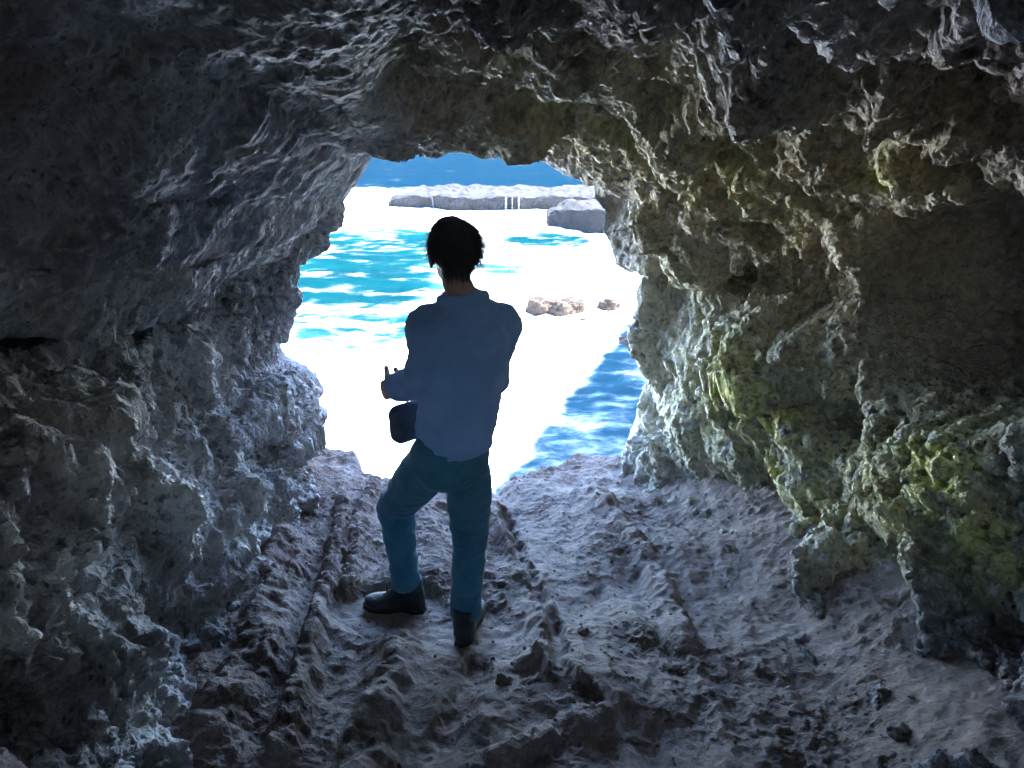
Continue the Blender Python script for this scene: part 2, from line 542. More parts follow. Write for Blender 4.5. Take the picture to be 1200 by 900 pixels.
# --- colour regions on the rock; the pale one paints in light on walls
def gsum(lst):
    r = np.zeros_like(px)
    for cx, cy, rx, ry, rot, a in lst:
        c, s_ = math.cos(R(rot)), math.sin(R(rot))
        dx, dy = px - cx, py - cy
        u_ = (dx * c + dy * s_) / rx; v_ = (-dx * s_ + dy * c) / ry
        r = np.maximum(r, a * np.exp(-(u_ * u_ + v_ * v_)))
    return r
lich = gsum([(860,480,110,130,-15,.45),(1080,560,140,110,-10,.42),(915,445,32,58,-20,1.0),(945,500,30,45,-30,.95),(1155,565,52,75,-15,1.0),(1190,650,40,60,0,.8),(915,565,18,42,-12,.9),(960,600,60,40,10,.55),
             (1100,640,60,60,0,.5),(860,180,120,60,35,.26),(700,130,120,40,25,.26),(1065,175,26,30,0,.7),(1010,540,50,40,0,.5),(980,520,110,120,0,.35),
             (640,60,120,40,0,.2),(800,300,60,40,40,.26)])
lit_pale = gsum([(190,590,190,110,20,1.0),(90,480,150,80,0,.8),(240,440,60,60,0,.9),(60,680,110,90,0,.8),(190,830,70,70,0,.7),(330,490,50,70,0,.7),(800,450,60,110,0,.9),(770,360,40,60,0,.6),(960,660,60,50,0,.5)])
tan = gsum([(900,210,300,180,35,.75),(620,110,230,80,10,.60),(1080,160,170,180,0,.75),(60,480,140,70,0,.35),(700,150,120,60,20,.6),(1050,640,130,120,0,.35)])
red = gsum([(1180,40,70,60,0,.7),(0,60,50,60,0,.6),(10,840,60,80,0,.8),(1190,860,50,60,0,.8),(20,200,60,120,0,.3)])
z_out = np.zeros((n_out, NU)); z_bk = np.zeros((len(BACK), NU))
def full(a, o=0.0, bk=0.0):
    return np.concatenate([z_out + o, a, z_bk + bk], 0)
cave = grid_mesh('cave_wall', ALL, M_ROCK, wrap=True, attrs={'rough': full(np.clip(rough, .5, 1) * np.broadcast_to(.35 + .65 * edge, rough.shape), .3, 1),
                 'lichen': full(lich), 'lit_pale': full(lit_pale), 'tan': full(tan), 'red': full(red)})
tag(cave, kind='structure', label='dark pitted rock walls and roof of the sea cave around its mouth')

# ------------------------------------------------------------------ CAVE FLOOR
lip_px = [(250,545),(330,540),(375,532),(400,538),(414,538),(422,549),(440,558),(470,566),(520,570),(560,579),(582,577),(600,565),(620,557),(645,545),(675,535),(700,536),(722,536),(780,540),(900,545)]
lip = np.array([at_floor(a, b_) for a, b_ in lip_px])
NX, NY = 640, 800
xs = np.linspace(-1, 1, NX); xs = 2.9 * (xs * .62 + .38 * xs ** 3)
lipy = np.interp(xs, lip[:, 0], lip[:, 1])
tv = np.linspace(0, 1, NY)
FY = -3.6 + 5.0 * np.clip(tv / .12, 0, 1)[:, None] + (lipy[None] - 1.4) * (np.clip((tv - .12) / .88, 0, 1)[:, None] ** .92)
FX = np.broadcast_to(xs, FY.shape)
FB = np.stack([FX, FY, FZ0 + FSL * np.maximum(FY, -.5)], -1)
fpx, fpy = proj(FB)
H = np.zeros_like(FX)
# banks rise to the walls
cx_ = np.interp(FY, [1, 5], [.05, -.30])
H += .22 * sstep(1.0, 1.7, FX - cx_ * 1) ** 1.3 + .10 * sstep(1.0, 1.7, -FX) ** 1.3
FP2 = FB * np.array([1, 1, 0])
H += .075 * fbm(FP2, 1.3, 3, 401) * 1.0
H += .034 * fbm(stretch(FP2, (.05, 1, 0), .5), 3.5, 4, 411, .55)
fs = scallop(FP2 + .06 * np.stack([pn(FP2, 4, 5), pn(FP2, 4, 6), 0 * FX], -1), .16, 421)
fs2 = scallop(FP2 + .03 * np.stack([pn(FP2, 9, 7), pn(FP2, 9, 8), 0 * FX], -1), .07, 422)
rockiness = sstep(-.15, .35, fbm(FP2, 1.6, 3, 431) + .25 * sstep(-.2, -.7, FX))
H += rockiness * (.020 * (fs - .3)) + .022 * (.45 + .55 * rockiness) * (fs2 - .3)
H += .030 * ridged(stretch(FP2 + .05 * np.stack([pn(FP2, 2, 71), 0 * FX, 0 * FX], -1), (-.07, 1, 0), .10), 3.4, 2, 441) * sstep(5.2, 4.4, FY)
def poly_ridge(pts, width, height, seed, rag=.5):
    """A raised (or sunk) band along a polyline on the floor."""
    global H
    W = np.array([at_floor(a, b_)[:2] for a, b_ in pts])
    best = np.full(FX.shape, 9.0)
    for (ax, ay), (bx, by) in zip(W[:-1], W[1:]):
        dx, dy = bx - ax, by - ay
        t = np.clip(((FX - ax) * dx + (FY - ay) * dy) / (dx * dx + dy * dy), 0, 1)
        best = np.minimum(best, np.hypot(FX - ax - t * dx, FY - ay - t * dy))
    nzz = 1 + rag * fbm(FP2, 6, 3, seed)
    best = best + .025 * fbm(FP2, 9, 2, seed + 3)
    H += height * nzz * sstep(width, width * .25, best)
poly_ridge([(402,600),(393,660),(372,740),(345,860),(330,900)], .065, .085, 501, .6)
poly_ridge([(345,640),(325,700),(300,790),(250,880)], .13, .06, 511, .9)
poly_ridge([(375,650),(345,760),(310,880)], .06, -.025, 515)
poly_ridge([(485,740),(455,800),(430,880),(415,930)], .11, .06, 521, .9)
poly_ridge([(590,600),(610,660),(650,740),(655,800),(690,840)], .05, -.06, 531, .5)
poly_ridge([(575,600),(640,720),(620,790)], .07, .04, 541, .8)
poly_ridge([(640,790),(700,850),(640,880),(590,900)], .07, .035, 551, .7)
poly_ridge([(700,590),(770,680),(800,760)], .09, .05, 561, .8)
poly_ridge([(520,600),(545,680),(560,790),(520,880)], .08, -.04, 571, .5)
poly_ridge([(440,575),(420,620),(410,700)], .06, .05, 581, .8)
poly_ridge([(300,600),(330,640),(300,680)], .14, .06, 591, .8)
poly_ridge([(190,870),(260,850),(240,900)], .12, .05, 595, .8)
lipdist = lipy[None] - FY
H += .03 * fbm(FP2, 5, 3, 601) * sstep(.6, .1, lipdist)
H += .05 * sstep(.35, .05, lipdist) * fbm(FP2, 2.5, 2, 611)
# flat footing under the two boots
FOOT = {'left': (at_floor(457, 722), .17), 'right': (at_floor(545, 748), .13)}
for c, rad in FOOT.values():
    dd = np.hypot((FX - c[0]) / 1.25, FY - c[1] - .02)
    w = sstep(rad + .08, rad, dd)
    H = H * (1 - w) + w * (.012 * fbm(FP2, 12, 2, 620))
FLOOR = FB.copy(); FLOOR[..., 2] += H
# apron: the floor breaks off at the lip and drops down the cliff
AP = []
for dd in (.02, .05, .1, .18, .3, .5, .8, 1.3, 2, 3, 4.5, 6.5, 9, 12.5):
    Q = FLOOR[-1].copy()
    Q[:, 1] += .10 * (1 - math.exp(-dd / .06)) + .10 * dd + .05 * fbm(Q + dd, 2.0, 3, 640)
    Q[:, 2] -= dd
    AP.append(Q)
FALL = np.concatenate([FLOOR, np.array(AP)], 0)
frough = np.concatenate([np.clip(.45 + .75 * rockiness, .4, 1.2), np.full((len(AP), NX), .8)], 0)
for c, rad in FOOT.values():
    dd = np.hypot((FX - c[0]) / 1.25, FY - c[1] - .02)
    frough[:NY] *= 1 - .7 * sstep(rad + .05, rad, dd)
fl = grid_mesh('cave_floor', FALL, M_SOIL, attrs={'rough': frough})
tag(fl, kind='structure', label='rutted grey brown rock and soil floor of the cave')

def floor_z(x, y):
    j = np.searchsorted(xs, x); j = min(max(j, 1), NX - 1)
    colY = FY[:, j]
    i = np.searchsorted(colY, y); i = min(max(i, 1), NY - 1)
    return FLOOR[i, j, 2]

gx_ = np.linspace(-1, 1, 90); GXX = 300 * np.sign(gx_) * np.abs(gx_) ** 2.5
gy_ = np.linspace(0, 1, 60); GYY = -3.45 - 296 * gy_ ** 2.5
GG = np.stack(np.broadcast_arrays(GXX[None], GYY[:, None], np.float64(-1.78)), -1).copy()
GG[..., 2] += .10 * fbm(GG * [1, 1, 0], .4, 3, 650)
tag(grid_mesh('ground', GG, outer_rock_material('dry_ground', (.10, .09, .06), (.17, .15, .11), .8), flip=True), kind='structure', label='dry ground behind the cave')

# loose gravel (nobody could count it) and a few stones that stand out
def rock_verts(seed, sub=2, sq=(1, 1, .7), rough_=.35):
    bm = bmesh.new(); bmesh.ops.create_icosphere(bm, subdivisions=sub, radius=1)
    V = np.array([v.co[:] for v in bm.verts]); Fc = np.array([[v.index for v in f.verts] for f in bm.faces])
    bm.free()
    n = fbm(V + seed * 7.3, .9, 3, 700 + seed)
    c = scallop(V + seed * 3.1, 1.1, 710 + seed)
    V = V * (1 + rough_ * n + rough_ * .5 * (c - .4))[:, None] * np.array(sq)
    return V, Fc
GV, GF, off = [], [], 0
protos = [rock_verts(s_, 1, (1, random.uniform(.7, 1), random.uniform(.5, .8)), .4) for s_ in range(8)]
for i in range(2200):
    gx = rng.normal(0.1, .75); gy = rng.uniform(1.2, 4.9)
    if abs(gx) > 1.5 or gy > np.interp(gx, xs, lipy) - .1: continue
    r_ = .003 + .0085 * rng.random() ** 3
    V, Fc = protos[i % 8]
    a = rng.uniform(0, 6.28); c, s_ = math.cos(a), math.sin(a)
    W = V * r_; W = np.stack([W[:, 0] * c - W[:, 1] * s_, W[:, 0] * s_ + W[:, 1] * c, W[:, 2]], -1)
    GV.append(W + [gx, gy, floor_z(gx, gy) + r_ * .45]); GF.append(Fc + off); off += len(V)
gr = raw_mesh('gravel', np.concatenate(GV), np.concatenate(GF), stone_material('gravel_stone', (.13, .10, .09), (.26, .21, .19), 14), smooth=False)
tag(gr, kind='stuff', label='fine loose gravel scattered over the cave floor')
for i, (sx, sy, r_, lab) in enumerate((
        (1047, 880, .035, 'dark fist sized stone lying alone at the foot of the right wall'),
        (588, 690, .022, "small stone on the floor just right of the man's right boot"),
        (683, 752, .022, 'small dark stone on the sloping floor right of the curved rut'),
        (590, 812, .030, 'rounded brown stone in the middle of the near floor'))):
    p = at_floor(sx, sy); z = floor_z(p[0], p[1])
    V, Fc = rock_verts(20 + i, 4, (1.1, .9, .75), .45)
    o = raw_mesh('stone', V * r_ + [p[0], p[1], z + r_ * .35], Fc, M_STONE, origin=(p[0], p[1], z))
    tag(o, lab, 'stone', 'loose stones on the cave floor')

# ------------------------------------------------------------------ SEA
NYs, NXs = 620, 560
ty = np.linspace(0, 1, NYs)
ys = 9.0 * (2600 / 9.0) ** (ty ** 1.55)
ks = np.linspace(-1, 1, NXs); ks = 1.6 * (.22 * ks + .78 * ks ** 5)
SX = ks[None] * (ys[:, None] + 14) + .0; SY = np.broadcast_to(ys[:, None], SX.shape)
SB = np.stack([SX, SY, np.full(SX.shape, SEA)], -1)
spx, spy = proj(SB)
fade = sstep(300, 60, SY)
wz = fade * (.20 * fbm(SB * [1, 1.7, 0], .16, 3, 801) + .10 * ridged(SB * [1, 1.8, 0], .5, 3, 811))
jx = 18 * fbm(SB * [1, 1, 0], .12, 3, 821); jy = 6 * fbm(SB * [1, 1, 0], .10, 3, 822)
qx, qy = spx + jx, spy + jy
def el(cx, cy, rx, ry, soft=.35):
    return sstep(1 + soft, 1 - soft, np.hypot((qx - cx) / rx, (qy - cy) / ry))
foam_and_shade = np.full(SX.shape, 1.25)
foam_and_shade = np.where(True, foam_and_shade, 0)
def cut(m, v):
    global foam_and_shade
    foam_and_shade = foam_and_shade * (1 - m) + v * m
cut(sstep(224, 219, spy + .25 * jy), .02)                             # open sea beyond the ledge
cut(el(400, 328, 125, 60), .24)                                     # turquoise pool on the left
cut(el(455, 290, 115, 22), .26)
cut(el(430, 385, 90, 24), .36)
cut(el(385, 408, 75, 18), .47)
cut(el(640, 285, 60, 10), .26)
cut(el(560, 292, 40, 10), .48)
cut(el(580, 318, 40, 9), .48)
cut(el(590, 335, 40, 6), .75)
cut(el(560, 262, 60, 5), .95)
cut(el(470, 262, 60, 4), .85)
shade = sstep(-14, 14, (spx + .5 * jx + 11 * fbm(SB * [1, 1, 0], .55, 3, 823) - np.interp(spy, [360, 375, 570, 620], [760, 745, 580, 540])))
milky_shade = sstep(.30, .75, foam_and_shade)
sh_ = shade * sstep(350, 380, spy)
milky_shade = np.maximum(milky_shade * (1 - sh_), sh_)
cut(sh_, .40)  # headland's shadow painted in: foam thinned and water tinted inside its edge
cut(sstep(660, 700, spy), .3)
cut(el(660, 222, 16, 1.5), .6)
deep = sstep(250, 222, spy)
SB[..., 2] += wz
sea = grid_mesh('sea', SB, M_SEA, attrs={'foam_and_shade': foam_and_shade, 'deep': deep, 'milky_shade': milky_shade})
tag(sea, kind='structure', label='turquoise sea streaked with white surf')

# ------------------------------------------------------------------ rocks in the sea
def sea_rock(name, lobes, base, label, seed, mat, group=None, amp=.16, sc=1.2, flat=None, sub=5):
    """Lobes (dx, dy, dz, rx, ry, rz) melted together as one rock standing in the water."""
    bm = bmesh.new()
    for (dx, dy, dz, rx, ry, rz) in lobes:
        bmesh.ops.create_icosphere(bm, subdivisions=4, radius=1, matrix=Matrix.Translation((dx, dy, dz)) @ Matrix.Diagonal((rx, ry, rz, 1)))
    me = bpy.data.meshes.new(name); bm.to_mesh(me); bm.free()
    o = bpy.data.objects.new(name, me); COL.objects.link(o)
    md = o.modifiers.new('r', 'REMESH'); md.mode = 'VOXEL'; md.voxel_size = sub
    dg = bpy.context.evaluated_depsgraph_get()
    m2 = bpy.data.meshes.new_from_object(o.evaluated_get(dg))
    o.modifiers.clear(); o.data = m2; m2.name = name
    V = np.empty(len(m2.vertices) * 3, f32); m2.vertices.foreach_get('co', V); V = V.reshape(-1, 3).astype(float)
    Nn = np.empty(len(m2.vertices) * 3, f32); m2.vertices.foreach_get('normal', Nn); Nn = Nn.reshape(-1, 3)
    W = V + np.array(base)
    if flat is not None:
        V[:, 2] = np.where(V[:, 2] > flat, flat + (V[:, 2] - flat) * .15, V[:, 2])
    dsp = amp * fbm(W, sc, 4, seed) + amp * .9 * (scallop(W, .9 / sc, seed + 9) - .4) + amp * .5 * (scallop(W, .4 / sc, seed + 19) - .4)
    V = V + Nn * dsp[:, None]
    m2.vertices.foreach_set('co', V.astype(f32).ravel())
    m2.polygons.foreach_set('use_smooth', np.ones(len(m2.polygons), bool))
    m2.materials.clear(); m2.materials.append(mat)
    o.location = base
    tag(o, label, 'rock', group)
    return o
b1 = at_sea(655, 368)
sea_rock('sea_rock', [(-1.15, .1, .25, .75, .7, .95), (.25, 0, .25, 1.0, .85, 1.0), (.95, .1, .2, .6, .6, .9), (-.4, .2, .0, .8, .6, .7)], b1,
         'larger lumpy brown rock rising from the white surf', 901, M_REEF, 'brown rocks in the surf', .2, 1.3, .85, .06)
b2 = at_sea(714, 364)
sea_rock('sea_rock', [(0, 0, .2, .68, .6, .8), (.35, .1, .1, .4, .4, .6)], b2,
         'smaller brown rock right of the larger one in the surf', 911, M_REEF, 'brown rocks in the surf', .16, 1.5, .62, .05)
b3 = at_sea(684, 377)
sea_rock('sea_rock', [(0, 0, .05, .28, .2, .2)], b3,
         'tiny dark rock tip just awash in front of the two brown rocks', 921, M_REEF, 'brown rocks in the surf', .06, 3, None, .03)
b4 = at_sea(770, 405)
sea_rock('reef', [(0, 0, -.2, 2.2, 2.0, .75), (1.8, 1.5, 0, 2.5, 1.8, 1.2), (1.2, -2, -.3, 1.8, 1.6, .7)], b4,
         'low brown reef awash in shadow at the right edge of the cave mouth', 931, M_REEF, None, .25, .8, .8, .1)

def shelf(name, pts_front, depth, top, base, label, seed, mat, step=.35, parent=None):
    """A flat-topped rock shelf with a broken vertical face."""
    W = np.array(pts_front)
    segl = np.r_[0, np.cumsum(np.hypot(*np.diff(W, axis=0).T))]
    n = int(segl[-1] / step) + 2
    t = np.linspace(0, segl[-1], n)
    fx, fy = np.interp(t, segl, W[:, 0]), np.interp(t, segl, W[:, 1])
    taper = np.minimum(1, np.minimum(t, segl[-1] - t) / 4 + .25)
    rows = []
    hs = np.linspace(-1.2, top, 22)
    for h in hs: rows.append((0 + .12 * (top - h), h))
    for q in np.linspace(.1, 1, 14): rows.append((depth * q, top))
    for h in (top * .5, -1.2): rows.append((depth + .6, h))
    G = np.zeros((len(rows), n, 3))
    for i, (dy, h) in enumerate(rows):
        G[i, :, 0] = fx; G[i, :, 1] = fy + dy * (taper if dy > 1 else 1); G[i, :, 2] = SEA + np.where(h > 0, h * taper ** .5, h)
    Nn = normals_of(G, False)
    if Nn[5, n // 2, 1] > 0: Nn = -Nn
    G2 = G + Nn * (.45 * fbm(G, .35, 4, seed) + .55 * (scallop(G * [1, 1, .45], 1.6, seed + 5) - .4) + .25 * (scallop(G * [1, 1, .5], .7, seed + 6) - .4))[..., None]
    o = grid_mesh(name, G2, mat, flip=True, origin=(float(fx.mean()), float(fy.mean()), SEA), parent=parent)
    return o, G2, rows
A_ = at_sea(455, 244); B_ = at_sea(560, 248); C_ = at_sea(645, 247); D_ = at_sea(760, 246)
led, G2, rows = shelf('rock_shelf', [A_[:2], B_[:2], C_[:2], D_[:2], (D_[0] + 12, D_[1] + 3)], 11, 1.5, None, '', 941, M_LEDGE)
tag(led, 'long flat topped rock shelf far out in the surf, water pouring off it', 'rock shelf')
# thin falls of water running off the shelf
def fall(cx, w):
    i_top = 21
    j = int(np.argmin(np.abs(G2[10, :, 0] - cx)))
    rowsV = []
    for i in range(3, i_top + 1):
        p = G2[i, j]
        ww = w * (1 + .5 * (1 - i / i_top)) * (1 + .4 * math.sin(i * 1.7 + cx))
        rowsV.append([(p[0] - ww, p[1] - .30, p[2]), (p[0], p[1] - .42, p[2]), (p[0] + ww, p[1] - .30, p[2]), (p[0] + ww * .5, p[1] - .1, p[2]), (p[0] - ww * .5, p[1] - .1, p[2])])
    o = grid_mesh('waterfall', np.array(rowsV), M_FALL, wrap=True, parent=None)
    o.parent = led; o.matrix_parent_inverse = Matrix.Translation(led.location).inverted()
for pxx, w in ((508, .04), (594, .09), (600, .04), (609, .05)):
    fall(at_sea(pxx, 246)[0], w)
A_ = at_sea(641, 268); B_ = at_sea(690, 274); C_ = at_sea(760, 277)
led2, G3, _ = shelf('rock_shelf', [A_[:2], B_[:2], C_[:2], (C_[0] + 10, C_[1])], 8, 2.15, None, '', 951, M_LEDGE)
tag(led2, 'blunt dark rock shelf beside the cave mouth edge, nearer than the long one', 'rock shelf')

# headland that juts out on the right of the cave and throws its shade over the near water
crest = np.array([(7.4, 1, 12.0), (7.4, 6, 12.0), (7.5, 9.5, 11.0), (7.6, 13, 5), (7.7, 18, 1.6), (8.7, 24.8, 0), (12.5, 34.3, .2), (16.0, 43, 0), (17.2, 47, -3), (18.3, 51, -8), (19, 54, -13)], float)
cl = np.r_[0, np.cumsum(np.linalg.norm(np.diff(crest[:, :2], axis=0), axis=1))]
tt = np.linspace(0, cl[-1], 220)
cr = np.stack([np.interp(tt, cl, crest[:, k_]) for k_ in range(3)], -1)
tg = np.gradient(cr[:, :2], axis=0); tg /= np.linalg.norm(tg, axis=1, keepdims=True)
nr = np.stack([-tg[:, 1], tg[:, 0]], -1)
HL = []
for q in np.linspace(-1, 1, 90):
    w = abs(q) ** 1.0
    hgt = cr[:, 2] - (cr[:, 2] + 14.5) * w ** 1.6
    o_ = nr * (q * (3.1 if q > 0 else 6.5))
    HL.append(np.stack([cr[:, 0] + o_[:, 0], cr[:, 1] + o_[:, 1], hgt], -1))
HL = np.array(HL)
HL += np.stack([fbm(HL, .22, 4, 961), fbm(HL, .22, 4, 962), fbm(HL, .22, 4, 963)], -1) * np.array([.7, .7, .8])
HL += np.stack([fbm(HL, 1.3, 3, 964), fbm(HL, 1.3, 3, 965), fbm(HL, 1.3, 3, 966)], -1) * .38
HL[..., 2] += 1.7 * fbm(HL, .42, 4, 968) * sstep(14, 20, HL[..., 1])
hl = grid_mesh('headland', HL, M_CLIFF)
tag(hl, kind='structure', label='steep rocky headland right of the cave mouth')

# ------------------------------------------------------------------ PERSON
def lathe_tube(bm, pts, seg=16, cap=True, up_hint=(0, 1, 0)):
    """pts: list of (pos, r1, r2) ellipses swept along the path; r1 along the side axis, r2 along the other."""
    rings = []
    n = len(pts)
    for i, (p, r1, r2) in enumerate(pts):
        a = Vector(pts[max(0, i - 1)][0]); c = Vector(pts[min(n - 1, i + 1)][0])
        t = (c - a).normalized()
        u = Vector(up_hint); s_ = t.cross(u)
        if s_.length < 1e-3: s_ = t.cross(Vector((1, 0, 0)))
        s_.normalize(); v = s_.cross(t).normalized()
        rings.append([bm.verts.new(Vector(p) + s_ * (r1 * math.cos(2 * math.pi * k_ / seg)) + v * (r2 * math.sin(2 * math.pi * k_ / seg))) for k_ in range(seg)])
    for A, B in zip(rings[:-1], rings[1:]):
        for k_ in range(seg):
            bm.faces.new((A[k_], A[(k_ + 1) % seg], B[(k_ + 1) % seg], B[k_]))
    if cap:
        bm.faces.new(rings[0][::-1]); bm.faces.new(rings[-1])

def spline(pts, n=6):
    """Catmull-Rom through (pos, r1, r2)."""
    A = np.array([list(p[0]) + [p[1], p[2]] for p in pts], float)
    out = []
    for i in range(len(A) - 1):
        p0, p1, p2, p3 = A[max(0, i - 1)], A[i], A[i + 1], A[min(len(A) - 1, i + 2)]
        for k_ in range(n):
            t = k_ / n
            out.append(.5 * ((2 * p1) + (p2 - p0) * t + (2 * p0 - 5 * p1 + 4 * p2 - p3) * t * t + (3 * p1 - p0 - 3 * p2 + p3) * t ** 3))
    out.append(A[-1])
    return [(tuple(q[:3]), abs(q[3]), abs(q[4])) for q in out]

def ellipsoid(bm, c, r, rot=None, sub=3):
    m = Matrix.Translation(c) @ (rot.to_4x4() if rot is not None else Matrix.Identity(4)) @ Matrix.Diagonal((*r, 1))
    bmesh.ops.create_icosphere(bm, subdivisions=sub, radius=1, matrix=m)

def fuse(name, bm, mat, vox, parent=None, smooth_it=3, wr=None, origin=(0, 0, 0)):
    """Voxel-fuse overlapping lofts into ONE continuous surface, smooth it, add folds."""
    bmesh.ops.recalc_face_normals(bm, faces=bm.faces)
    me = bpy.data.meshes.new(name); bm.to_mesh(me); bm.free()
    o = bpy.data.objects.new(name, me); COL.objects.link(o)
    md = o.modifiers.new('r', 'REMESH'); md.mode = 'VOXEL'; md.voxel_size = vox
    if smooth_it:
        ms = o.modifiers.new('s', 'SMOOTH'); ms.factor = .5; ms.iterations = smooth_it
    dg = bpy.context.evaluated_depsgraph_get()
    m2 = bpy.data.meshes.new_from_object(o.evaluated_get(dg)); m2.name = name
    o.modifiers.clear(); o.data = m2
    V = np.empty(len(m2.vertices) * 3, f32); m2.vertices.foreach_get('co', V); V = V.reshape(-1, 3).astype(float)
    if wr is not None:
        Nn = np.empty(len(m2.vertices) * 3, f32); m2.vertices.foreach_get('normal', Nn); Nn = Nn.reshape(-1, 3)
        V = V + Nn * wr(V)[:, None]
    V -= np.array(origin)
    m2.vertices.foreach_set('co', V.astype(f32).ravel())
    m2.polygons.foreach_set('use_smooth', np.ones(len(m2.polygons), bool))
    m2.materials.clear(); m2.materials.append(mat)
    o.location = origin if parent is None else (0, 0, 0)
    if parent is not None:
        o.parent = parent
    return o

M_SKIN = plain_material('skin', (.38, .25, .19), .5, .4, .15)
M_HAIR = plain_material('hair', (.03, .029, .034), .5, .5)
M_JACKET = cloth_material('jacket_cloth', (.17, .29, .54), (.22, .34, .60), 30, .9, .4)
M_JEANS = cloth_material('denim', (.04, .13, .20), (.065, .175, .255), 45, .9, .4)
M_BOOT = cloth_material('boot_leather', (.016, .018, .022), (.035, .037, .042), 50, .5, .3)
M_SOLE = plain_material('boot_sole', (.03, .03, .032), .8)
M_LACE = plain_material('boot_lace', (.02, .02, .022), .8)
M_BAG = cloth_material('bag_nylon', (.05, .065, .10), (.08, .10, .14), 60, .75, .3)

ORG = np.array([-.29, 2.47, -2.11])
def W3(px_, py_, Y): return Vector(at(px_, py_, Y) - ORG)

yaw = R(30)
fwd = Vector((-math.sin(yaw), math.cos(yaw), 0)); rgt = Vector((math.cos(yaw), math.sin(yaw), 0))
hd = W3(531, 296, 2.50)
neck = W3(542, 352, 2.47)
shL = W3(504, 380, 2.40); shR = W3(588, 379, 2.57)
elL = W3(490, 447, 2.41); elR = W3(575, 448, 2.64)
haL = W3(455, 456, 2.60); haR = W3(468, 451, 2.69)
chest = (shL + shR) / 2
pelv = W3(529, 534, 2.475)
hipL = W3(506, 543, 2.45); hipR = W3(549, 543, 2.50)
knL = W3(464, 592, 2.66); anL = W3(478, 688, 2.66)
knR = W3(551, 628, 2.52); anR = W3(545, 722, 2.45)

def lerp(a, b_, t): return a + (b_ - a) * t

# ---- body: head, neck, trunk, arms, hands, legs as one skin
bm = bmesh.new()
hyaw = R(16)
HR = Matrix.Rotation(hyaw, 3, 'Z') @ Matrix.Rotation(R(-7), 3, 'X')
def hp(x, y, z): return hd + HR @ Vector((x, y, z))
ellipsoid(bm, hp(0, -.012, .012), (.074, .092, .096), HR)
ellipsoid(bm, hp(0, .020, -.045), (.058, .070, .070), HR)
ellipsoid(bm, hp(0, .045, -.085), (.034, .036, .032), HR)                       # chin
ellipsoid(bm, hp(0, .095, -.022), (.013, .022, .022), HR, 2)                    # nose
ellipsoid(bm, hp(0, .088, .0), (.010, .014, .03), HR, 2)
ellipsoid(bm, hp(0, .083, -.060), (.023, .012, .007), HR, 2)                    # lips
for sx in (-1, 1):
    ellipsoid(bm, hp(sx * .034, .072, .018), (.024, .014, .008), HR, 2)         # brow
    ellipsoid(bm, hp(sx * .045, .055, -.028), (.022, .024, .02), HR, 2)         # cheek
    ellipsoid(bm, hp(sx * .078, -.004, -.018), (.010, .019, .032), HR @ Matrix.Rotation(R(sx * 18), 3, 'Z'), 2)   # ear
    ellipsoid(bm, hp(sx * .083, -.010, -.008), (.006, .013, .020), HR @ Matrix.Rotation(R(sx * 24), 3, 'Z'), 2)
lathe_tube(bm, spline([(hp(0, -.02, -.04), .052, .058), (hp(0, -.028, -.09), .050, .053), (lerp(hd, neck, .75) + Vector((0, -.02, 0)), .053, .055), (neck + Vector((0, -.012, -.01)), .068, .062)]))
lathe_tube(bm, spline([(neck, .06, .06), (chest + Vector((0, 0, -.02)), .13, .09), (lerp(chest, pelv, .5), .125, .09), (pelv, .135, .095)]), up_hint=fwd)
for s_, e_, h_ in ((shL, elL, haL), (shR, elR, haR)):
    lathe_tube(bm, spline([(chest, .05, .05), (s_, .05, .05), (lerp(s_, e_, .5), .042, .042), (e_, .036, .036), (lerp(e_, h_, .45), .034, .034), (lerp(e_, h_, .85), .024, .027)]))
for h_, k_, a_ in ((hipL, knL, anL), (hipR, knR, anR)):
    lathe_tube(bm, spline([(pelv, .08, .08), (h_, .078, .08), (lerp(h_, k_, .5), .065, .065), (k_, .048, .05), (lerp(k_, a_, .35), .048, .05), (a_, .036, .038)]))
    ellipsoid(bm, a_ + Vector((0, 0, -.03)), (.035, .04, .045))
def hand(h_, e_, palm_dir, thumb_dir, curl, fl):
    """palm block plus four curled fingers and a thumb; palm_dir = way the palm faces"""
    d = (h_ - e_).normalized()
    pd = (palm_dir - d * palm_dir.dot(d)).normalized()
    w = d.cross(pd).normalized()
    if w.dot(thumb_dir) < 0: w = -w                    # w points to the thumb side
    wrist = lerp(e_, h_, .82)
    lathe_tube(bm, spline([(wrist - d * .03, .025, .027), (wrist, .022, .026), (wrist + d * .035, .018, .036), (wrist + d * .075, .016, .041), (wrist + d * .092, .013, .038)]), up_hint=w)
    for i, L in enumerate((.070, .078, .073, .058)):
        b0 = wrist + d * (.086 - .004 * abs(i - 1)) + w * (.032 - .0215 * i)
        pos = b0; dirv = d.copy(); pts = [(pos - d * .016, .0085, .0085), (pos, .0082, .0082)]
        for j, fr in enumerate((.44, .31, .25)):
            ax = w
            dirv = (dirv * math.cos(curl[j] * fl) + pd * math.sin(curl[j] * fl)).normalized() if j == 0 else (Matrix.Rotation(curl[j] * fl, 3, d.cross(pd)) @ dirv).normalized()
            pos = pos + dirv * L * fr
            pts.append((pos.copy(), .0080 - .0008 * j, .0080 - .0008 * j))
        lathe_tube(bm, pts, 10)
    t0 = wrist + d * .028 + w * .026
    td = thumb_dir.normalized()
    pts = [(t0 - w * .012, .013, .013), (t0 + w * .010 + d * .012, .012, .012)]
    q = pts[-1][0] + (td * .6 + d * .5 + pd * .3).normalized() * .028
    pts.append((q, .0120, .0120)); q2 = q + (td * .95 + d * .3).normalized() * .026; pts.append((q2, .0105, .0105))
    pts.append((q2 + td * .007, .006, .006))
    lathe_tube(bm, pts, 10)
